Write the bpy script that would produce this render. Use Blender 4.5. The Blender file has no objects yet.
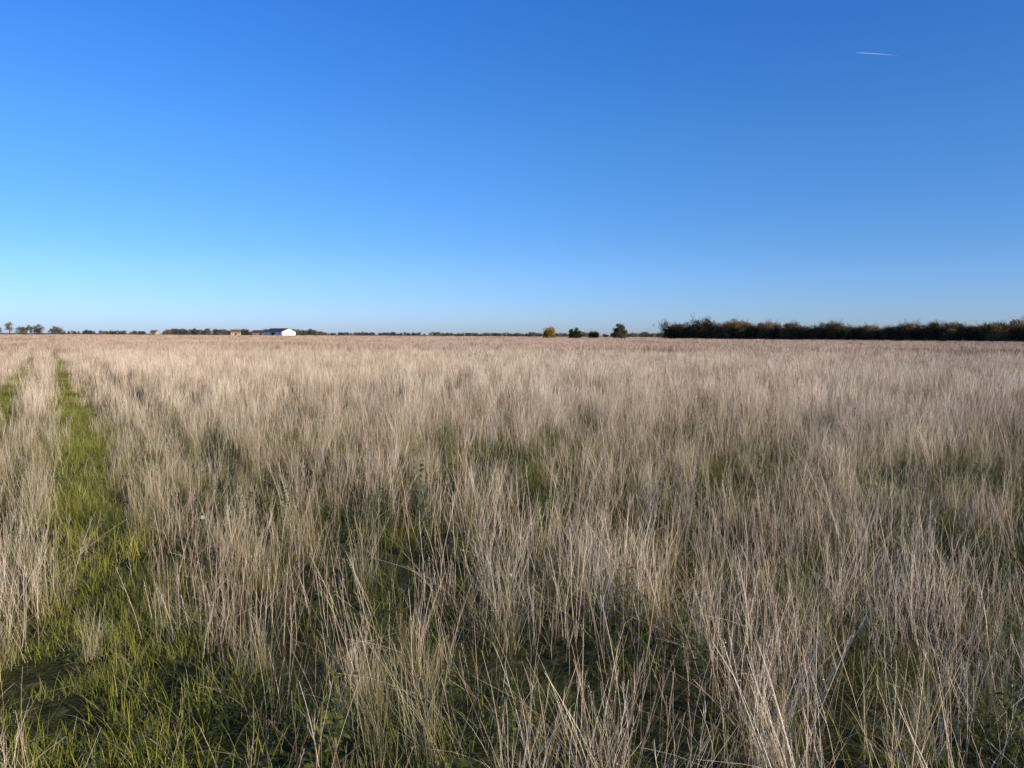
import bpy, math, random
import numpy as np
from mathutils import Vector, Matrix, Euler

SEED=7
rng=np.random.default_rng(SEED)
random.seed(SEED)
scene=bpy.context.scene
scene.view_settings.view_transform='Standard'
scene.view_settings.look='None'
scene.view_settings.exposure=0

SUN_AZ=127.0; SUN_EL=16.5
CAM_H=1.7
# track geometry
VP=(50-512)/740.0
_l=math.hypot(VP,1)
NX,NY=1/_l,-VP/_l       # normal to the track (pointing right)
UX,UY=VP/_l,1/_l
def track_s(x,y): return x*NX+y*NY

# ------------------------------------------------------------ noise
_tab=np.random.default_rng(3).random((256,256))
def vnoise(x,y,sc,seed=0):
    x=np.asarray(x,float)/sc+seed*17.31; y=np.asarray(y,float)/sc+seed*9.77
    xi=np.floor(x).astype(int); yi=np.floor(y).astype(int)
    fx=x-xi; fy=y-yi
    fx=fx*fx*(3-2*fx); fy=fy*fy*(3-2*fy)
    a=_tab[xi&255,yi&255]; b=_tab[(xi+1)&255,yi&255]
    c=_tab[xi&255,(yi+1)&255]; d=_tab[(xi+1)&255,(yi+1)&255]
    return (a*(1-fx)+b*fx)*(1-fy)+(c*(1-fx)+d*fx)*fy
def sstep(a,b,t):
    t=np.clip((t-a)/(b-a),0,1); return t*t*(3-2*t)
def wob(x,y):
    t=x*UX+y*UY
    return 0.16*(vnoise(t,t*0,2.2,5)-.5)+0.12*(vnoise(t,t*0,0.7,6)-.5)
def main_track(x,y):
    s=track_s(x,y)+wob(x,y); t=x*UX+y*UY
    w=.25*(1-sstep(3.5,6,t))          # worn wider near the gateway
    return sstep(-0.10,0.06,s+w)*(1-sstep(0.50,0.76,s+.3*w))
def left_track(x,y):
    s=track_s(x,y)+wob(x,y)
    return sstep(-1.40,-1.15,s)*(1-sstep(-0.68,-0.5,s))
def faint_track(x,y):
    s=track_s(x,y)+wob(x,y)
    return sstep(1.35,1.6,s)*(1-sstep(1.95,2.2,s))
def ground_z(x,y):
    x=np.asarray(x,float); y=np.asarray(y,float)
    d=np.hypot(x,y)
    f=np.exp(-(d/70)**2)
    z=0.10*(vnoise(x,y,3.1,1)-.5)+0.05*(vnoise(x,y,0.8,2)-.5)+0.02*(vnoise(x,y,0.25,3)-.5)
    z=z-0.06*main_track(x,y)-0.06*left_track(x,y)-0.03*faint_track(x,y)
    return z*f
def gap(x,y):
    """1 where the dry stand is open (green shows through)"""
    g=0.50*vnoise(x,y,0.95,11)+0.50*vnoise(x,y,0.42,12)
    m=vnoise(x,y,6,13)
    d=np.hypot(x,y)
    return sstep(0.56,0.66,g+0.12*(m-.5))*(.45+.55*sstep(3.5,6.5,d))

# ------------------------------------------------------------ materials
def new_mat(name):
    m=bpy.data.materials.new(name); m.use_nodes=True
    nt=m.node_tree; nt.nodes.clear()
    return m,nt
def ramp(nt,stops,interp='LINEAR'):
    r=nt.nodes.new('ShaderNodeValToRGB'); e=r.color_ramp.elements
    r.color_ramp.interpolation=interp
    while len(e)>1: e.remove(e[0])
    e[0].position=stops[0][0]; e[0].color=(*stops[0][1],1)
    for p,c in stops[1:]:
        q=e.new(p); q.color=(*c,1)
    return r
def plant_mat(name,stops,transl=0.35,rand=0.35,noise=0.5,nscale=0.35,rough=0.6,spec=0.25):
    m,nt=new_mat(name); N=nt.nodes; L=nt.links
    at=N.new('ShaderNodeAttribute'); at.attribute_name='tone'
    oi=N.new('ShaderNodeObjectInfo')
    geo=N.new('ShaderNodeNewGeometry')
    no=N.new('ShaderNodeTexNoise'); no.inputs['Scale'].default_value=nscale; no.inputs['Detail'].default_value=2
    L.new(geo.outputs['Position'],no.inputs['Vector'])
    def mth(op,a,b):
        n=N.new('ShaderNodeMath'); n.operation=op
        for i,v in enumerate((a,b)):
            if isinstance(v,(int,float)): n.inputs[i].default_value=v
            else: L.new(v,n.inputs[i])
        return n.outputs[0]
    r1=mth('MULTIPLY',mth('SUBTRACT',oi.outputs['Random'],.5),rand)
    n1=mth('MULTIPLY',mth('SUBTRACT',no.outputs[0],.5),noise*2)
    t=mth('ADD',at.outputs['Fac'],mth('ADD',r1,n1))
    rp=ramp(nt,stops); L.new(t,rp.inputs[0])
    p=N.new('ShaderNodeBsdfDiffuse')
    L.new(rp.outputs[0],p.inputs['Color'])
    last=p.outputs[0]
    if spec>.3:
        p=N.new('ShaderNodeBsdfPrincipled'); p.inputs['Roughness'].default_value=rough
        p.inputs['Specular IOR Level'].default_value=spec
        L.new(rp.outputs[0],p.inputs['Base Color']); last=p.outputs[0]
    if transl>0:
        tr=N.new('ShaderNodeBsdfTranslucent'); L.new(rp.outputs[0],tr.inputs['Color'])
        mx=N.new('ShaderNodeMixShader'); mx.inputs[0].default_value=transl
        L.new(last,mx.inputs[1]); L.new(tr.outputs[0],mx.inputs[2]); last=mx.outputs[0]
    o=N.new('ShaderNodeOutputMaterial'); L.new(last,o.inputs[0])
    return m
M_DRY=plant_mat('dry_stem',[(0,(.13,.088,.055)),(.25,(.36,.255,.165)),(.55,(.68,.52,.365)),(.8,(.86,.70,.52)),(1,(.93,.81,.65))],0,.45,.4,.22)
M_DRYFAR=plant_mat('dry_stem_weathered',[(0,(.20,.135,.095)),(.35,(.47,.33,.24)),(.65,(.64,.48,.365)),(1,(.78,.62,.48))],0,.4,.5,.05)
M_STRAW=plant_mat('straw_blade',[(0,(.22,.19,.07)),(.4,(.50,.42,.20)),(.7,(.72,.61,.37)),(1,(.86,.76,.55))],.25,.4,.4,.3)
M_GREEN=plant_mat('green_blade',[(0,(.038,.050,.010)),(.4,(.10,.13,.020)),(.75,(.23,.26,.036)),(1,(.44,.41,.08))],.35,.35,.4,.6,.5,.2)
M_WEED=plant_mat('weed_leaf',[(0,(.035,.055,.012)),(.5,(.09,.12,.022)),(1,(.24,.25,.045))],.3,.4,.3,.6,.5,.35)
M_DARKDEAD=plant_mat('dead_thistle',[(0,(.03,.02,.012)),(1,(.12,.08,.05))],0,.4,.2)
M_WHITE=plant_mat('seed_fluff',[(0,(.7,.7,.68)),(1,(.85,.85,.82))],.4,0,0)
M_BARK=plant_mat('bark',[(0,(.06,.05,.035)),(1,(.16,.13,.09))],0,.3,.4,.5)
M_HEDGE=plant_mat('hedge_twigs',[(0,(.045,.036,.020)),(.35,(.11,.083,.040)),(.7,(.25,.17,.08)),(1,(.38,.24,.10))],.1,.7,.5,.06)
M_FARTREE=plant_mat('hazed_foliage',[(0,(.09,.10,.10)),(.4,(.14,.135,.11)),(.75,(.23,.18,.12)),(1,(.32,.21,.11))],.15,.8,.4,.01)  # distance haze is greyed into these foliage colours
M_YELLOW=plant_mat('autumn_leaf',[(0,(.16,.12,.025)),(1,(.45,.28,.05))],.3,.1,.3,.5)
M_DGREEN=plant_mat('evergreen_leaf',[(0,(.015,.028,.014)),(1,(.05,.068,.028))],.15,.1,.3,.5)
M_OLIVE=plant_mat('olive_leaf',[(0,(.06,.06,.038)),(1,(.17,.15,.08))],.2,.1,.3,.5)

def ground_mat():
    m,nt=new_mat('meadow_soil'); N=nt.nodes; L=nt.links
    geo=N.new('ShaderNodeNewGeometry')
    n1=N.new('ShaderNodeTexNoise'); n1.inputs['Scale'].default_value=9; n1.inputs['Detail'].default_value=8; n1.inputs['Roughness'].default_value=.7
    L.new(geo.outputs['Position'],n1.inputs['Vector'])
    near=ramp(nt,[(.30,(.020,.022,.009)),(.45,(.045,.050,.015)),(.58,(.09,.085,.03)),(.72,(.24,.185,.10))])
    L.new(n1.outputs[0],near.inputs[0])
    n2=N.new('ShaderNodeTexNoise'); n2.inputs['Scale'].default_value=.02; n2.inputs['Detail'].default_value=6
    L.new(geo.outputs['Position'],n2.inputs['Vector'])
    far=ramp(nt,[(.35,(.28,.20,.14)),(.5,(.36,.265,.19)),(.65,(.42,.32,.235))])
    L.new(n2.outputs[0],far.inputs[0])
    ln=N.new('ShaderNodeVectorMath'); ln.operation='LENGTH'; L.new(geo.outputs['Position'],ln.inputs[0])
    mr=N.new('ShaderNodeMapRange'); mr.inputs[1].default_value=40; mr.inputs[2].default_value=170
    L.new(ln.outputs['Value'],mr.inputs[0])
    mx=N.new('ShaderNodeMixRGB'); L.new(mr.outputs[0],mx.inputs[0]); L.new(near.outputs[0],mx.inputs[1]); L.new(far.outputs[0],mx.inputs[2])
    b=N.new('ShaderNodeBump'); b.inputs['Strength'].default_value=.6; b.inputs['Distance'].default_value=.03
    n3=N.new('ShaderNodeTexNoise'); n3.inputs['Scale'].default_value=40; n3.inputs['Detail'].default_value=5
    L.new(geo.outputs['Position'],n3.inputs['Vector']); L.new(n3.outputs[0],b.inputs['Height'])
    p=N.new('ShaderNodeBsdfPrincipled'); p.inputs['Roughness'].default_value=.95; p.inputs['Specular IOR Level'].default_value=.1
    L.new(mx.outputs[0],p.inputs['Base Color']); L.new(b.outputs[0],p.inputs['Normal'])
    o=N.new('ShaderNodeOutputMaterial'); L.new(p.outputs[0],o.inputs[0])
    return m
def simple_mat(name,c,rough=.7,var=.15):
    m,nt=new_mat(name); N=nt.nodes; L=nt.links
    n=N.new('ShaderNodeTexNoise'); n.inputs['Scale'].default_value=1.5; n.inputs['Detail'].default_value=5
    g=N.new('ShaderNodeNewGeometry'); L.new(g.outputs['Position'],n.inputs['Vector'])
    r=ramp(nt,[(.3,tuple(v*(1-var) for v in c)),(.7,tuple(min(1,v*(1+var)) for v in c))]); L.new(n.outputs[0],r.inputs[0])
    p=N.new('ShaderNodeBsdfPrincipled'); p.inputs['Roughness'].default_value=rough
    L.new(r.outputs[0],p.inputs['Base Color'])
    o=N.new('ShaderNodeOutputMaterial'); L.new(p.outputs[0],o.inputs[0])
    return m

# ------------------------------------------------------------ mesh builder
class MB:
    def __init__(s): s.v=[];s.f=[];s.t=[];s.m=[];s.mats=[]
    def mi(s,mat):
        if mat not in s.mats: s.mats.append(mat)
        return s.mats.index(mat)
    def tube(s,pts,rad,tone,mat,n=3,tone2=None):
        k=s.mi(mat); b=len(s.v); np_=len(pts)
        if tone2 is None: tone2=tone
        for i,p in enumerate(pts):
            d=(pts[min(i+1,np_-1)]-pts[max(i-1,0)])
            d=d.normalized() if d.length>1e-9 else Vector((0,0,1))
            a=d.orthogonal().normalized(); c=d.cross(a)
            for j in range(n):
                th=2*math.pi*j/n
                s.v.append(p+(a*math.cos(th)+c*math.sin(th))*rad[i]); s.t.append(tone+(tone2-tone)*i/(np_-1))
        for i in range(np_-1):
            for j in range(n):
                s.f.append((b+i*n+j,b+i*n+(j+1)%n,b+(i+1)*n+(j+1)%n,b+(i+1)*n+j)); s.m.append(k)
    def ribbon(s,pts,w,side,tone,mat,tone2=None):
        k=s.mi(mat); b=len(s.v); n=len(pts)
        if tone2 is None: tone2=tone
        for i,p in enumerate(pts):
            tt=tone+(tone2-tone)*i/(n-1)
            s.v.append(p-side*w[i]*.5); s.v.append(p+side*w[i]*.5); s.t+= [tt,tt]
        for i in range(n-1):
            q=b+2*i
            s.f.append((q,q+1,q+3,q+2)); s.m.append(k)
    def quad(s,c,u,v,tone,mat):
        k=s.mi(mat); b=len(s.v)
        s.v+= [c-u-v*.3,c+u*.2-v,c+u+v*.2,c-u*.1+v]; s.t+=[tone]*4
        s.f.append((b,b+1,b+2,b+3)); s.m.append(k)
    def mesh(s,name):
        me=bpy.data.meshes.new(name)
        me.from_pydata([tuple(p) for p in s.v],[],s.f)
        for m in s.mats: me.materials.append(m)
        me.polygons.foreach_set('material_index',s.m)
        a=me.attributes.new('tone','FLOAT','POINT'); a.data.foreach_set('value',s.t)
        me.update(); return me
R=random.random
def U(a,b): return a+(b-a)*random.random()
def rdir():
    z=U(-1,1); a=U(0,2*math.pi); r=math.sqrt(1-z*z); return Vector((r*math.cos(a),r*math.sin(a),z))
def hdir():
    a=U(0,2*math.pi); return Vector((math.cos(a),math.sin(a),0))

def stem(mb,base,H,lean,seg,r0,r1,tone,mat,branches,bw,bits,tube=True,bl=1.0):
    kink=hdir()*U(0,.03)*H
    pts=[]
    for i in range(seg+1):
        t=i/seg
        pts.append(base+Vector((0,0,H*t*(1-.15*t*lean.length)))+lean*H*(t**1.5)+kink*math.sin(t*5))
    rad=[r0+(r1-r0)*i/seg for i in range(seg+1)]
    if tube: mb.tube(pts,rad,tone-.30,mat,3,tone+.12)  # darker base tone: weathering plus painted-in self-shadowing between stems
    else: mb.ribbon(pts,[r*2.2 for r in rad],hdir(),tone-.36,mat,tone+.12)  # same darkened base, part weathering, part painted shade
    def at(t):
        x=t*seg; i=min(int(x),seg-1); return pts[i].lerp(pts[i+1],x-i)
    for _ in range(branches):
        t=U(.35,.98); p=at(t); L=U(.06,.22)*(1.15-t)*1.8*H*bl
        d=(hdir()*U(.2,.6)+Vector((0,0,1))+lean*.5).normalized()
        q1=p+d*L*.5; q2=q1+(d+Vector((0,0,.3))).normalized()*L*.5
        mb.ribbon([p,q1,q2],[bw,bw*.8,bw*.4],hdir(),tone-.08,mat,tone+.08)
        for _ in range(bits):
            c=p.lerp(q2,U(.4,1.05))+rdir()*.005
            u=rdir()*U(.002,.0042); mb.quad(c,u,u.orthogonal().normalized()*u.length*.5,tone+U(-.35,.0),mat)
def blade(mb,base,L,d,droop,w,tone,mat,seg=4,tone2=None):
    side=Vector((-d.y,d.x,0)); side=side.normalized() if side.length>1e-6 else hdir()
    pts=[];ws=[]
    p=base.copy(); dirv=d.normalized()
    for i in range(seg+1):
        t=i/seg; pts.append(p.copy()); ws.append(w*(1-.15*t-.75*t*t))
        p=p+dirv*(L/seg)
        dirv=(dirv+Vector((0,0,-droop/seg))+rdir()*.05).normalized()
        if p.z<.005: p.z=.005
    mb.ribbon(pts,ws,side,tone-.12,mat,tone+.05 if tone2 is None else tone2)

def add_proto(coll,name,mb):
    me=mb.mesh(name); o=bpy.data.objects.new(name,me)
    coll.objects.link(o)
    return o

C_DRY=bpy.data.collections.new('proto_dry')
for k in range(10):               # 00..09 near twiggy stalk clumps
    mb=MB(); g=hdir()*U(0,.22)
    loose=k>=4                     # 04..09: loose, scattered stems
    for _ in range(random.randint(10,14) if not loose else 12):
        b=hdir()*(U(0,.20) if not loose else U(.02,.36))
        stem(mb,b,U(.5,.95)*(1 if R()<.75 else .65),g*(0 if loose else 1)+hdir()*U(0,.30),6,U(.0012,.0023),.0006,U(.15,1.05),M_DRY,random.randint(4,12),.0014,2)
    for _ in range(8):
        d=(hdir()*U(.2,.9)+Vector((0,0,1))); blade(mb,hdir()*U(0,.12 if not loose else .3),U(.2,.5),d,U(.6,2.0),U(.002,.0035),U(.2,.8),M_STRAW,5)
    for _ in range(5): # broken stems
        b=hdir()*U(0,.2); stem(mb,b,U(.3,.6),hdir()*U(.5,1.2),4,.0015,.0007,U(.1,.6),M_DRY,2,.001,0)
    add_proto(C_DRY,'p%02d'%k,mb)
for k in range(4):                    # 10..13 straw tussocks
    mb=MB()
    for _ in range(70):
        d=(hdir()*U(.05,.85)+Vector((0,0,1))); blade(mb,hdir()*U(0,.16),U(.3,.75),d,U(.4,1.8),U(.002,.0036),U(.1,.9),M_STRAW,6)
    for _ in range(14):
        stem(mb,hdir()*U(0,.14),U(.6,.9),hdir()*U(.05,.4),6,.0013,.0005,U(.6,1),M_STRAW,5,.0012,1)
    for _ in range(20):
        d=(hdir()*U(.1,.9)+Vector((0,0,1))); blade(mb,hdir()*U(0,.1),U(.15,.4),d,U(.6,1.8),U(.003,.005),U(.4,.9),M_GREEN,4)
    add_proto(C_DRY,'p%02d'%(10+k),mb)
for k in range(6):                    # 14..19 mid clumps r=.35
    mb=MB()
    for j in range(7):
        c=hdir()*.42*math.sqrt(R()); g=hdir()*U(0,.2); tn=U(.15,1.0); hh=U(.65,1.05)
        for _ in range(5):
            b=c+hdir()*.14*math.sqrt(R())
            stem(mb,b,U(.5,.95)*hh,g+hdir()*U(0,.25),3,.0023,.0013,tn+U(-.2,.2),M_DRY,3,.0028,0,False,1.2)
    for _ in range(8):
        d=(hdir()*U(.2,.8)+Vector((0,0,1))); blade(mb,hdir()*.3*math.sqrt(R()),U(.3,.5),d,1.2,.006,U(.2,.8),M_STRAW,3)
    add_proto(C_DRY,'p%02d'%(14+k),mb)
for k in range(5):                    # 20..24 far patches r=1.3
    mb=MB()
    for j in range(18):
        c=hdir()*1.4*math.sqrt(R()); g=hdir()*U(0,.2); tn=U(.15,.85); hh=U(.65,1.05)
        for _ in range(7):
            b=c+hdir()*.22*math.sqrt(R()); h=U(.5,.95)*hh
            w=.018; l=(g+hdir()*U(0,.25))*h; t2=tn+U(-.15,.15)
            mb.ribbon([b,b+Vector((0,0,h*.5))+l*.4,b+Vector((0,0,h))+l],[w*.5,w*1.0,w*.35],hdir(),t2-.25,M_DRYFAR,t2+.08)  # far stems too: weathered base with shade put into the tone
    add_proto(C_DRY,'p%02d'%(20+k),mb)

C_GRN=bpy.data.collections.new('proto_green')
for k in range(5):                    # 0-4 path turf
    mb=MB()
    for _ in range(80):
        d=(hdir()*U(.1,1.1)+Vector((0,0,1))); blade(mb,hdir()*.17*math.sqrt(R()),U(.05,.18),d,U(.3,1.8),U(.003,.005),U(.6,1.2),M_GREEN,3)
    for _ in range(18):
        d=(hdir()*U(.4,1.4)+Vector((0,0,1))); blade(mb,hdir()*.15*math.sqrt(R()),U(.08,.24),d,U(.6,1.8),.0028,U(.2,.8),M_STRAW,3)
    add_proto(C_GRN,'g%02d'%k,mb)
for k in range(5):                    # 5-9 understorey
    mb=MB()
    for _ in range(56):
        d=(hdir()*U(.1,.9)+Vector((0,0,1))); blade(mb,hdir()*.24*math.sqrt(R()),U(.12,.36),d,U(.3,1.8),U(.003,.0055),U(.1,.9),M_GREEN,4)
    for _ in range(30):
        d=(hdir()*U(.3,1.4)+Vector((0,0,1))); blade(mb,hdir()*.2*math.sqrt(R()),U(.15,.45),d,U(.6,2.),.003,U(.1,.8),M_STRAW,4)
    add_proto(C_GRN,'g%02d'%(5+k),mb)
for k in range(3):                    # 10-12 mid turf r=.6
    mb=MB()
    for _ in range(90):
        d=(hdir()*U(.1,.9)+Vector((0,0,1))); blade(mb,hdir()*.6*math.sqrt(R()),U(.12,.34),d,U(.3,1.4),U(.008,.012),U(.05,.65),M_GREEN,2)
    for _ in range(46):
        d=(hdir()*U(.1,.9)+Vector((0,0,1))); blade(mb,hdir()*.6*math.sqrt(R()),U(.12,.38),d,U(.3,1.4),U(.006,.009),U(.05,.6),M_STRAW,2)
    add_proto(C_GRN,'g%02d'%(10+k),mb)
for k in range(3):                    # 13-15 mid bright turf for the track
    mb=MB()
    for _ in range(120):
        d=(hdir()*U(.1,1)+Vector((0,0,1))); blade(mb,hdir()*.5*math.sqrt(R()),U(.10,.24),d,U(.3,1.4),U(.009,.013),U(.55,1.1),M_GREEN,2)
    for _ in range(20):
        d=(hdir()*U(.1,.9)+Vector((0,0,1))); blade(mb,hdir()*.5*math.sqrt(R()),U(.12,.28),d,U(.3,1.4),U(.006,.009),U(.2,.8),M_STRAW,2)
    add_proto(C_GRN,'g%02d'%(13+k),mb)

C_WEED=bpy.data.collections.new('proto_weed')
def leaf(mb,p,d,L,W,tone):
    side=d.cross(Vector((0,0,1))); side=side.normalized() if side.length>1e-4 else hdir()
    pts=[];ws=[]; q=p.copy(); dd=d.normalized()
    for i,w in enumerate((.15,.8,1,.75,.1)):
        pts.append(q.copy()); ws.append(W*w); q=q+dd*L/4; dd=(dd+Vector((0,0,-.22))).normalized()
    mb.ribbon(pts,ws,(side+Vector((0,0,U(-.4,.4)))).normalized(),tone,M_WEED)
for k in range(5):
    mb=MB()
    for _ in range(random.randint(3,6)):
        b=hdir()*U(0,.12); H=U(.12,.42); ln=hdir()*U(0,.3)
        pts=[b+Vector((0,0,H*t))+ln*H*t*t for t in (0,.33,.66,1)]
        mb.tube(pts,[.002,.002,.0015,.001],.4,M_WEED)
        for i in range(int(H*55)):
            t=U(.15,1); p=pts[0].lerp(pts[3],t); leaf(mb,p,hdir()+Vector((0,0,U(.1,.9))),U(.03,.07)*(1.2-.5*t),U(.012,.028),U(.2,1))
    for _ in range(7):
        leaf(mb,hdir()*.02,hdir()+Vector((0,0,U(.3,1))),U(.08,.18),U(.02,.045),U(.2,.9))
    add_proto(C_WEED,'w%02d'%k,mb)

C_DEAD=bpy.data.collections.new('proto_dead')
for k in range(3):
    mb=MB()
    for _ in range(3):
        H=U(.8,1.15); b=hdir()*.06; ln=hdir()*U(0,.15)
        pts=[b+Vector((0,0,H*t))+ln*t*t for t in (0,.3,.6,1)]
        mb.tube(pts,[.006,.005,.004,.003],.4,M_DARKDEAD)
        for _ in range(22):
            p=pts[0].lerp(pts[3],U(.4,1)); q=p+(hdir()*.6+Vector((0,0,1)))*U(.04,.14)
            mb.ribbon([p,q],[.004,.003],hdir(),.3,M_DARKDEAD)
            for _ in range(3):
                u=rdir()*U(.008,.02); mb.quad(q+rdir()*.012,u,u.orthogonal().normalized()*u.length*.8,U(0,1),M_DARKDEAD)
    add_proto(C_DEAD,'d%02d'%k,mb)

# ------------------------------------------------------------ trees
def tree_mb(H,W,leafmat,nleaf,ls,trunk_h=.25,bare=.2,clumps=26,flat=1.0,bush=False,fill=.3):
    mb=MB(); top=H*.8
    nst=random.randint(3,6) if bush else 1
    tips=[]
    for s in range(nst):
        b=hdir()*(W*.25*R() if bush else 0)
        r0=H*.022*(0.6 if bush else 1.2)
        ln=hdir()*U(0,.1)*H
        pts=[b+ln*t*t+Vector((0,0,top*t)) for t in (0,.2,.4,.6,.8,1)]
        mb.tube(pts,[r0*(1-.8*t) for t in (0,.2,.4,.6,.8,1)],.4,M_BARK,6)
        for i in range(7 if bush else 16):
            t=U(trunk_h,.95); p=pts[0].lerp(pts[-1],t)+ln*(t*t-t)
            d=(hdir()+Vector((0,0,U(.3,1.1)))).normalized()
            L=W*.5*U(.6,1.05)*math.sqrt(max(.15,1-abs(t-.5)*1.2))
            q=p+d*L*.55; q2=q+(d+Vector((0,0,.4))+rdir()*.4).normalized()*L*.5
            mb.tube([p,q,q2],[r0*.45*(1-t*.5),r0*.25,r0*.08],.5,M_BARK,4)
            tips.append(q2); tips.append(q)
            for _ in range(4):
                a=q.lerp(q2,U(0,1)); e=a+(d+rdir()*.9+Vector((0,0,.4))).normalized()*L*U(.2,.45)
                mb.tube([a,e],[r0*.12,r0*.03],.6,M_BARK,3); tips.append(e)
    cl=[]
    for _ in range(clumps):
        c=random.choice(tips)+rdir()*W*.06; cl.append((c,U(.10,.2)*W,U(-.3,.3)))
    for i in range(nleaf):
        c,r,tn=random.choice(cl)
        p=c+rdir()*r*(R()**.45); p.z=c.z+(p.z-c.z)*.8*flat
        if bush and R()<fill:          # interior of the crown, a rounded dome
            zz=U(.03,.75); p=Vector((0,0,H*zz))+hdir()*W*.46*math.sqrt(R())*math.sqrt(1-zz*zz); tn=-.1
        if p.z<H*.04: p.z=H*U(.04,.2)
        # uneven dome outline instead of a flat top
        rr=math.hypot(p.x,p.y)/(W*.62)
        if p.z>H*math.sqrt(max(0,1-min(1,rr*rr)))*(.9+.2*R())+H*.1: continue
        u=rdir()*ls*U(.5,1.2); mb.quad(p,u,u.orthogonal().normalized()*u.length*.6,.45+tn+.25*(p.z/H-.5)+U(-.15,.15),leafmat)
    for _ in range(int(140*bare)):
        t=random.choice(tips); e=t+(Vector((0,0,1))+rdir()*.7).normalized()*W*U(.08,.2)
        mb.tube([t,e],[.03,.012],.6,M_BARK,3)
    return mb
C_HED=bpy.data.collections.new('proto_hedge')
for k in range(6):
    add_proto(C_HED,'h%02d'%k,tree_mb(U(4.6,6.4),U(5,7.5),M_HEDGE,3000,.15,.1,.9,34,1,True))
C_FAR=bpy.data.collections.new('proto_far')
for k in range(6):
    add_proto(C_FAR,'f%02d'%k,tree_mb(U(6,9),U(8,12),M_FARTREE,1300,.42,.05,.5,24,1,True))

# ------------------------------------------------------------ GN scatter
def scatter(name,coll,x,y,z,idx,rz,tilt,scl):
    n=len(x); me=bpy.data.meshes.new(name)
    me.vertices.add(n)
    me.vertices.foreach_set('co',np.stack([x,y,z],1).astype(np.float32).ravel())
    a=me.attributes.new('idx','INT','POINT'); a.data.foreach_set('value',idx.astype(np.int32))
    rot=np.stack([tilt[:,0],tilt[:,1],rz],1).astype(np.float32)
    a=me.attributes.new('rot','FLOAT_VECTOR','POINT'); a.data.foreach_set('vector',rot.ravel())
    a=me.attributes.new('scl','FLOAT_VECTOR','POINT'); a.data.foreach_set('vector',scl.astype(np.float32).ravel())
    me.update()
    ob=bpy.data.objects.new(name,me); scene.collection.objects.link(ob)
    ng=bpy.data.node_groups.new(name+'_scatter','GeometryNodeTree')
    ng.interface.new_socket('Geometry',in_out='INPUT',socket_type='NodeSocketGeometry')
    ng.interface.new_socket('Geometry',in_out='OUTPUT',socket_type='NodeSocketGeometry')
    N=ng.nodes; L=ng.links
    gi=N.new('NodeGroupInput'); go=N.new('NodeGroupOutput')
    ci=N.new('GeometryNodeCollectionInfo'); ci.inputs['Collection'].default_value=coll
    ci.inputs['Separate Children'].default_value=True; ci.inputs['Reset Children'].default_value=True
    io=N.new('GeometryNodeInstanceOnPoints'); io.inputs['Pick Instance'].default_value=True
    def na(nm,ty):
        q=N.new('GeometryNodeInputNamedAttribute'); q.data_type=ty; q.inputs['Name'].default_value=nm; return q.outputs['Attribute']
    L.new(gi.outputs[0],io.inputs['Points']); L.new(ci.outputs[0],io.inputs['Instance'])
    L.new(na('idx','INT'),io.inputs['Instance Index'])
    L.new(na('rot','FLOAT_VECTOR'),io.inputs['Rotation'])
    L.new(na('scl','FLOAT_VECTOR'),io.inputs['Scale'])
    L.new(io.outputs[0],go.inputs[0])
    md=ob.modifiers.new('scatter','NODES'); md.node_group=ng
    return ob
def wedge(n_per_m2,d0,d1,half=math.radians(47)):
    area=half*(d1*d1-d0*d0); n=int(area*n_per_m2)
    r=np.sqrt(rng.uniform(d0*d0,d1*d1,n)); a=rng.uniform(-half,half,n)
    return r*np.sin(a),r*np.cos(a)
def keep(mask,*a): return [v[mask] for v in a]

# ---- dry grass
X=[];Y=[];I=[];S=[]
def push(x,y,i,s): X.append(x);Y.append(y);I.append(i);S.append(s)
def hfield(x,y):
    s=track_s(x,y)
    h=0.62+0.24*vnoise(x,y,1.1,21)+0.14*(vnoise(x,y,5,22)-.5)
    return h*(1-.22*sstep(2.4,.6,s)*sstep(-.2,.3,s))*(1-.15*sstep(0,-.4,s))
x,y=wedge(13.5,.75,17,math.radians(60))
s=track_s(x,y)
dens=(1-.93*gap(x,y))*(1-.97*main_track(x,y))*(1-.85*left_track(x,y))*(1-.55*faint_track(x,y))
dens*=np.where(np.hypot(x,y)<1.5,.25,1)
k=rng.random(len(x))<dens
x,y=keep(k,x,y); n=len(x); s=track_s(x,y)
straw=rng.random(n)<(.04+.15*sstep(.45,.75,vnoise(x,y,3,31))+.20*sstep(4.0,1,np.abs(s-.3)))
i=np.where(straw,rng.integers(10,14,n),rng.integers(0,10,n))
sc=hfield(x,y)*rng.uniform(.78,1.18,n)
sc=np.where(straw,sc*rng.uniform(.65,1.,n),sc)
push(x,y,i,sc)
x,y=wedge(2.6,1.2,17,math.radians(60))
k=rng.random(len(x))<(1-.97*main_track(x,y))*(1-.7*left_track(x,y)); x,y=keep(k,x,y); n=len(x)
push(x,y,rng.integers(4,10,n),hfield(x,y)*rng.uniform(.6,1.,n))
x,y=wedge(7.6,17,62,math.radians(43))
dd=np.hypot(x,y)
dens=(1-.90*gap(x,y))*(1-.95*main_track(x,y))*(1-.85*left_track(x,y))*(1-.6*faint_track(x,y))*(1-.5*sstep(22,58,dd))
k=rng.random(len(x))<dens; x,y=keep(k,x,y); n=len(x)
push(x,y,rng.integers(14,20,n),hfield(x,y)*rng.uniform(.78,1.18,n))
for (d0,d1,dn) in ((62,150,.42),(150,300,.13),(300,600,.035)):
    x,y=wedge(dn,d0,d1,math.radians(42))
    k=rng.random(len(x))<(1-.95*main_track(x,y))*(.5+.5*vnoise(x,y,9,41)); x,y=keep(k,x,y); n=len(x)
    push(x,y,rng.integers(20,25,n),hfield(x,y)*rng.uniform(.85,1.15,n))
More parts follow.
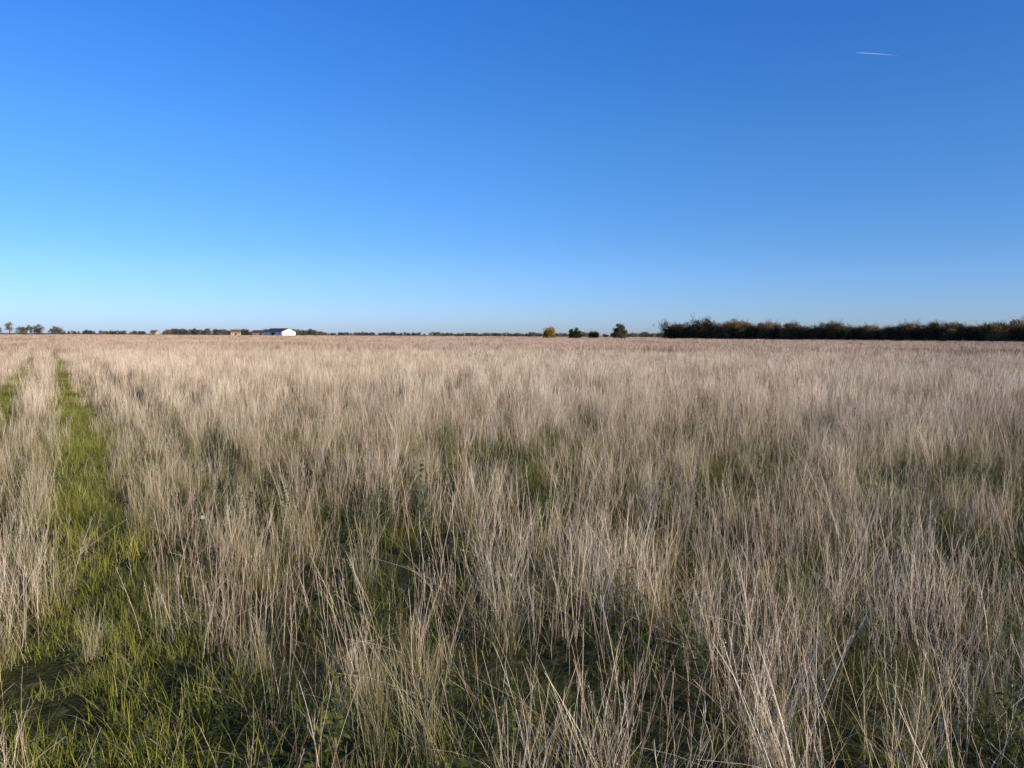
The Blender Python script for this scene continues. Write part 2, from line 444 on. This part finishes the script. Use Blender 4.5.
x,y=wedge(.10,30,62,math.radians(43)); k=rng.random(len(x))<(1-.95*main_track(x,y))*(1-.8*left_track(x,y)); x,y=keep(k,x,y); n=len(x)
push(x,y,rng.integers(20,25,n),hfield(x,y)*rng.uniform(.8,1.05,n))
X=np.concatenate(X);Y=np.concatenate(Y);I=np.concatenate(I);S=np.concatenate(S); n=len(X)
dd=np.hypot(X,Y)
hs=np.where(dd>300,2.6,np.where(dd>150,1.7,1.0))
scl=np.stack([S*hs,S*hs,S],1)
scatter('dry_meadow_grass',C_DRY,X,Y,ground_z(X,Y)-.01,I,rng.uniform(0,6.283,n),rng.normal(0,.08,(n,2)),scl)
print('dry',n)

# ---- green grass
X=[];Y=[];I=[];S=[]
x,y=wedge(34,.8,14,math.radians(60))
mt=np.maximum(main_track(x,y),left_track(x,y)*.8)
k=rng.random(len(x))<mt; x,y=keep(k,x,y); n=len(x)
push(x,y,rng.integers(0,5,n),rng.uniform(.6,1.3,n)*(.6+.9*vnoise(x,y,.45,51)))
x,y=wedge(17,.8,17,math.radians(60))
mt=main_track(x,y); g=gap(x,y)
cover=(.6+.4*vnoise(x,y,2.4,52))*(.65+.35*g)
k=rng.random(len(x))<(1-mt)*cover; x,y=keep(k,x,y); n=len(x)
push(x,y,rng.integers(5,10,n),rng.uniform(.5,1.05,n))
x,y=wedge(1.6,14,48,math.radians(43))
mt=np.maximum(main_track(x,y),.6*left_track(x,y)); g=gap(x,y)
k=rng.random(len(x))<np.clip(.2+.9*g,0,1)*(1-mt); x,y=keep(k,x,y); n=len(x)
push(x,y,rng.integers(10,13,n),rng.uniform(.4,.75,n))
t=np.concatenate([rng.uniform(12,60,1700),rng.uniform(60,260,1500)]); n=len(t)
ss=np.where(rng.random(n)<.7,rng.uniform(.0,.64,n),rng.uniform(-1.25,-.65,n))
x=UX*t+NX*ss; y=UY*t+NY*ss
push(x,y,rng.integers(13,16,n),rng.uniform(.4,.85,n))
X=np.concatenate(X);Y=np.concatenate(Y);I=np.concatenate(I);S=np.concatenate(S); n=len(X)
scatter('green_grass',C_GRN,X,Y,ground_z(X,Y)-.004,I,rng.uniform(0,6.283,n),rng.normal(0,.05,(n,2)),np.stack([S,S,S],1))
print('green',n)

# ---- weeds
x,y=wedge(6,.9,16,math.radians(60))
k=rng.random(len(x))<np.clip(.10+.9*gap(x,y)*sstep(.35,.6,vnoise(x,y,2,61))+.30*main_track(x,y)+.3*faint_track(x,y),0,1)
x,y=keep(k,x,y); n=len(x); S=rng.uniform(.6,1.1,n)*(1-.5*main_track(x,y))
scatter('broadleaf_weeds',C_WEED,x,y,ground_z(x,y)-.004,rng.integers(0,5,n),rng.uniform(0,6.283,n),rng.normal(0,.05,(n,2)),np.stack([S,S,S],1))
# ---- dead thistles
x,y=wedge(.004,45,150,math.radians(42)); n=len(x); S=rng.uniform(.8,1.05,n)
k=(x>.15*y); x,y,S=keep(k,x,y,S); n=len(x)
scatter('dead_thistle_stalks',C_DEAD,x,y,ground_z(x,y),rng.integers(0,3,n),rng.uniform(0,6.283,n),rng.normal(0,.05,(n,2)),np.stack([S,S,S],1))

# ------------------------------------------------------------ ground
def ground():
    N=260
    t=np.linspace(-1,1,N); g=np.sinh(t*8.2)/np.sinh(8.2)*6000
    gx,gy=np.meshgrid(g,g,indexing='ij'); gy=gy+6
    z=ground_z(gx,gy)
    v=np.stack([gx,gy,z],2).reshape(-1,3)
    me=bpy.data.meshes.new('ground')
    ii=np.arange(N*N).reshape(N,N)
    f=np.stack([ii[:-1,:-1],ii[1:,:-1],ii[1:,1:],ii[:-1,1:]],2).reshape(-1,4)
    me.from_pydata(v.tolist(),[],f.tolist()); me.materials.append(ground_mat())
    for p in me.polygons: p.use_smooth=True
    o=bpy.data.objects.new('ground',me); scene.collection.objects.link(o)
ground()

# ------------------------------------------------------------ hedgerow on the right
def at_px(px,d): return (px-512)/740.0*d
A=np.array([at_px(668,345.),345.]); B=np.array([at_px(1090,200.),200.])
n=210
t=np.sort((np.arange(n)+rng.random(n))/n); off=rng.normal(0,1.6,n)
dirv=(B-A)/np.linalg.norm(B-A); nrm=np.array([-dirv[1],dirv[0]])
P=A+np.outer(t,B-A)+np.outer(off,nrm)
S=rng.uniform(.62,1.0,n)*(1.0+.45*(vnoise(t*60,t*0,3.5,71)-.5))
S=np.where(rng.random(n)<.08,S*1.28,S)*(1+.18*(1-t))
scatter('hedgerow',C_HED,P[:,0],P[:,1],np.zeros(n)-.1,rng.integers(0,6,n),rng.uniform(0,6.28,n),np.zeros((n,2)),np.stack([np.maximum(S,.75)*1.15,np.maximum(S,.75)*1.15,S],1))

xs=[];ds=[];ss=[]
def band(p0,p1,cnt,d0,d1,s0,s1):
    for _ in range(cnt):
        px=U(p0,p1); d=U(d0,d1)
        xs.append(at_px(px,d)); ds.append(d); ss.append(U(s0,s1))
band(-120,60,45,700,900,.8,1.2)
band(60,180,70,1150,1500,.5,.85)
band(165,320,95,850,1100,.6,1.05)
band(300,540,170,1250,1600,.45,.8)
band(440,540,60,900,1100,.35,.5)
band(530,670,90,620,800,.40,.6)
band(640,1200,120,900,1200,.5,.9)
xs=np.array(xs);ds=np.array(ds);ss=np.array(ss); n=len(xs)
scatter('distant_treeline',C_FAR,xs,ds,np.zeros(n)-.2,rng.integers(0,6,n),rng.uniform(0,6.28,n),np.zeros((n,2)),np.stack([ss*1.2,ss*1.2,ss],1))

def put_tree(name,mb,px,d,rot=0):
    o=bpy.data.objects.new(name,mb.mesh(name)); scene.collection.objects.link(o)
    o.location=(at_px(px,d),d,0); o.rotation_euler[2]=rot
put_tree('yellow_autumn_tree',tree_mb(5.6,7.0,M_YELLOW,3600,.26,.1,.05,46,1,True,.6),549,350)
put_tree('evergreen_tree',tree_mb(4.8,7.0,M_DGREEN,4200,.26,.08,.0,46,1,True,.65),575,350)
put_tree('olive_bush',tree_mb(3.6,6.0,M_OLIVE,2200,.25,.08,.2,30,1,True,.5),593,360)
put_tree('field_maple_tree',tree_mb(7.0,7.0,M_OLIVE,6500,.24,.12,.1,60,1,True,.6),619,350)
put_tree('bare_ash_tree',tree_mb(11.0,10,M_FARTREE,1500,.3,.2,1.0,30),10,650)
put_tree('bare_ash_tree.001',tree_mb(8,10,M_FARTREE,1600,.3,.2,1.0,30),32,680)

# ------------------------------------------------------------ farm buildings
W_WHITE=simple_mat('painted_cladding',(.75,.74,.70)); W_ROOF=simple_mat('slate_roof',(.07,.07,.075)); W_DOOR=simple_mat('dark_opening',(.03,.03,.03))
W_REND=simple_mat('cream_render',(.45,.38,.28)); W_TILE=simple_mat('clay_tile',(.20,.10,.06)); W_BRK=simple_mat('brick',(.28,.16,.11))
def mesh_obj(name,v,f,mat,parent):
    me=bpy.data.meshes.new(name); me.from_pydata(v,[],f); me.materials.append(mat)
    o=bpy.data.objects.new(name,me); scene.collection.objects.link(o); o.parent=parent; return o
def boxv(x0,x1,y0,y1,z0,z1):
    v=[(x0,y0,z0),(x1,y0,z0),(x1,y1,z0),(x0,y1,z0),(x0,y0,z1),(x1,y0,z1),(x1,y1,z1),(x0,y1,z1)]
    return v,[(0,3,2,1),(4,5,6,7),(0,1,5,4),(1,2,6,5),(2,3,7,6),(3,0,4,7)]
def building(name,px,d,L,W,E,Rg,rot,wall,roof,chim=False,wins=3,door=(2.2,2.6)):
    e=bpy.data.objects.new(name,None); scene.collection.objects.link(e)
    e.location=(at_px(px,d),d,0); e.rotation_euler[2]=rot
    h=L/2;w=W/2
    v=[(-h,-w,0),(h,-w,0),(h,w,0),(-h,w,0),(-h,-w,E),(h,-w,E),(h,w,E),(-h,w,E),(-h,0,Rg),(h,0,Rg)]
    f=[(0,1,5,4),(2,3,7,6),(1,2,6,9,5),(3,0,4,8,7)]
    mesh_obj('walls',v,f,wall,e)
    o=.4; sl=(Rg-E)/w; ez=E-o*sl
    v=[];f=[]
    for sy in(-1,1):
        b=len(v)
        v+=[(-h-o,sy*(w+o),ez+.05),(h+o,sy*(w+o),ez+.05),(h+o,0,Rg+.05),(-h-o,0,Rg+.05),(-h-o,sy*(w+o),ez+.25),(h+o,sy*(w+o),ez+.25),(h+o,0,Rg+.25),(-h-o,0,Rg+.25)]
        f+=[tuple(b+i for i in q) for q in [(0,1,2,3),(4,5,6,7),(0,1,5,4),(1,2,6,5),(0,3,7,4)]]
    mesh_obj('roof',v,f,roof,e)
    v,f=boxv(-door[0]/2,door[0]/2,-w-.06,-w+.05,0,door[1]); mesh_obj('door',v,f,W_DOOR,e)
    v=[];f=[]
    for i in range(wins):
        cx=-h+(i+.5)*L/wins
        if abs(cx)<door[0]/2+.8: cx+=door[0]/2+1.2
        a,b=boxv(cx-.5,cx+.5,-w-.05,-w+.05,E*.45,E*.75); f+=[tuple(q+len(v) for q in t) for t in b]; v+=a
    mesh_obj('windows',v,f,W_DOOR,e)
    if chim:
        v,f=boxv(h-1.5,h-.8,-.35,.35,Rg-.4,Rg+1.1); mesh_obj('chimney',v,f,W_BRK,e)
building('white_barn',280,600,24,13,3.4,6.0,math.radians(-38),W_WHITE,W_ROOF,False,4,(4,3))
building('farm_shed',262,640,14,9,2.6,4.6,math.radians(8),W_BRK,W_ROOF)
building('farmhouse',236,860,11,8,3.4,6.2,math.radians(20),W_REND,W_TILE,True)
building('farmhouse.001',155,1150,11,8,3.4,6.2,math.radians(-15),W_REND,W_TILE,True)
building('cottage',196,1000,11,7,3.0,5.4,math.radians(10),W_REND,W_ROOF,True)

# ------------------------------------------------------------ dandelion clocks
def seedhead(name,x,y,H,r):
    mb=MB(); ln=hdir()*.04
    pts=[Vector((0,0,H*t))+ln*t*t for t in (0,.3,.6,1)]
    mb.tube(pts,[.0022,.002,.002,.0018],.6,M_GREEN,5)
    c=pts[-1]
    for _ in range(190):
        d=rdir(); e=c+d*r*U(.8,1)
        mb.ribbon([c,e],[.0008,.0008],d.orthogonal().normalized(),.6,M_WHITE)
        u=d.orthogonal().normalized()*r*.3; v=d.cross(u).normalized()*r*.12
        mb.quad(e,u,v,.8,M_WHITE); mb.quad(e,v,u,.8,M_WHITE)
    o=bpy.data.objects.new(name,mb.mesh(name)); scene.collection.objects.link(o)
    o.location=(x,y,float(ground_z(x,y)))
seedhead('dandelion_clock',at_px(204,5.0),5.0,.47,.015)
seedhead('dandelion_clock.001',at_px(513,3.7),3.7,.50,.009)

# ------------------------------------------------------------ contrail
def contrail():
    m,nt=new_mat('ice_cloud'); N=nt.nodes; L=nt.links
    d=N.new('ShaderNodeBsdfPrincipled'); d.inputs['Base Color'].default_value=(.8,.8,.8,1); d.inputs['Roughness'].default_value=1
    tc=N.new('ShaderNodeTexCoord'); sp=N.new('ShaderNodeSeparateXYZ'); L.new(tc.outputs['Generated'],sp.inputs[0])
    r=ramp(nt,[(0,(.22,.22,.22)),(.25,(.32,.32,.32)),(.6,(.18,.18,.18)),(1,(.0,.0,.0))]); L.new(sp.outputs[0],r.inputs[0]); L.new(r.outputs[0],d.inputs['Alpha'])
    o=N.new('ShaderNodeOutputMaterial'); L.new(d.outputs[0],o.inputs[0])
    mb=MB(); D=6000
    pts=[Vector((380*t,60*t,8*t-8*t*t)) for t in np.linspace(0,1,9)]
    rad=[1.0,2.6,3,3.2,3.4,3.6,3.6,3.6,2]
    mb.tube(pts,rad,.5,m,8)
    o=bpy.data.objects.new('contrail',mb.mesh('contrail')); scene.collection.objects.link(o)
    o.location=(at_px(845,D),D,CAM_H+(337-61)/740*D)
contrail()

# ------------------------------------------------------------ world & sun
w=bpy.data.worlds.new('World'); scene.world=w; w.use_nodes=True
nt=w.node_tree; N=nt.nodes; L=nt.links; N.clear()
sky=N.new('ShaderNodeTexSky'); sky.sky_type='NISHITA'; sky.sun_disc=False
sky.sun_elevation=math.radians(SUN_EL); sky.sun_rotation=math.radians(SUN_AZ)
sky.air_density=1.0; sky.dust_density=.3; sky.ozone_density=2.5; sky.altitude=50
hs_=N.new('ShaderNodeHueSaturation'); hs_.inputs['Saturation'].default_value=1.25
# elevation-dependent colour balance of the sky; overhead dimmed to cut fill light
tc=N.new('ShaderNodeTexCoord'); sp=N.new('ShaderNodeSeparateXYZ'); L.new(tc.outputs['Generated'],sp.inputs[0])
K=2.4
cr=ramp(nt,[(0,(.62/K,.87/K,2.0/K)),(.02,(.62/K,.88/K,1.95/K)),(.06,(.60/K,.85/K,1.64/K)),(.114,(.60/K,.86/K,1.45/K)),(.243,(.70/K,1.0/K,1.5/K)),(.40,(.64/K,1.03/K,1.70/K)),(.6,(.42/K,.65/K,.95/K)),(1,(.35/K,.48/K,.7/K))])
L.new(sp.outputs[2],cr.inputs[0])
mu=N.new('ShaderNodeVectorMath'); mu.operation='MULTIPLY'; L.new(hs_.outputs[0],mu.inputs[0]); L.new(cr.outputs[0],mu.inputs[1])
sk=N.new('ShaderNodeVectorMath'); sk.operation='SCALE'; sk.inputs['Scale'].default_value=K; L.new(mu.outputs[0],sk.inputs[0])
bg=N.new('ShaderNodeBackground'); bg.inputs['Strength'].default_value=.12
out=N.new('ShaderNodeOutputWorld')
L.new(sky.outputs[0],hs_.inputs['Color']); L.new(sk.outputs[0],bg.inputs[0]); L.new(bg.outputs[0],out.inputs[0])
sl=bpy.data.lights.new('sun','SUN'); sl.energy=5.0; sl.angle=math.radians(.5); sl.color=(1,.88,.72)
so=bpy.data.objects.new('sun',sl); scene.collection.objects.link(so)
az=math.radians(SUN_AZ); el=math.radians(SUN_EL)
sd=Vector((math.sin(az)*math.cos(el),math.cos(az)*math.cos(el),math.sin(el)))
so.rotation_euler=sd.to_track_quat('Z','Y').to_euler(); so.location=sd*30

cam=bpy.data.cameras.new('camera'); cam.sensor_width=36; cam.lens=26.0; cam.clip_end=20000; cam.clip_start=.05
co=bpy.data.objects.new('camera',cam); scene.collection.objects.link(co); scene.camera=co
co.location=(0,0,CAM_H)
pitch=math.atan((384-335)/740)
roll=math.radians(0.28)
q=Matrix.Rotation(math.pi/2-pitch,4,'X')@Matrix.Rotation(roll,4,'Z')
co.rotation_euler=q.to_euler()
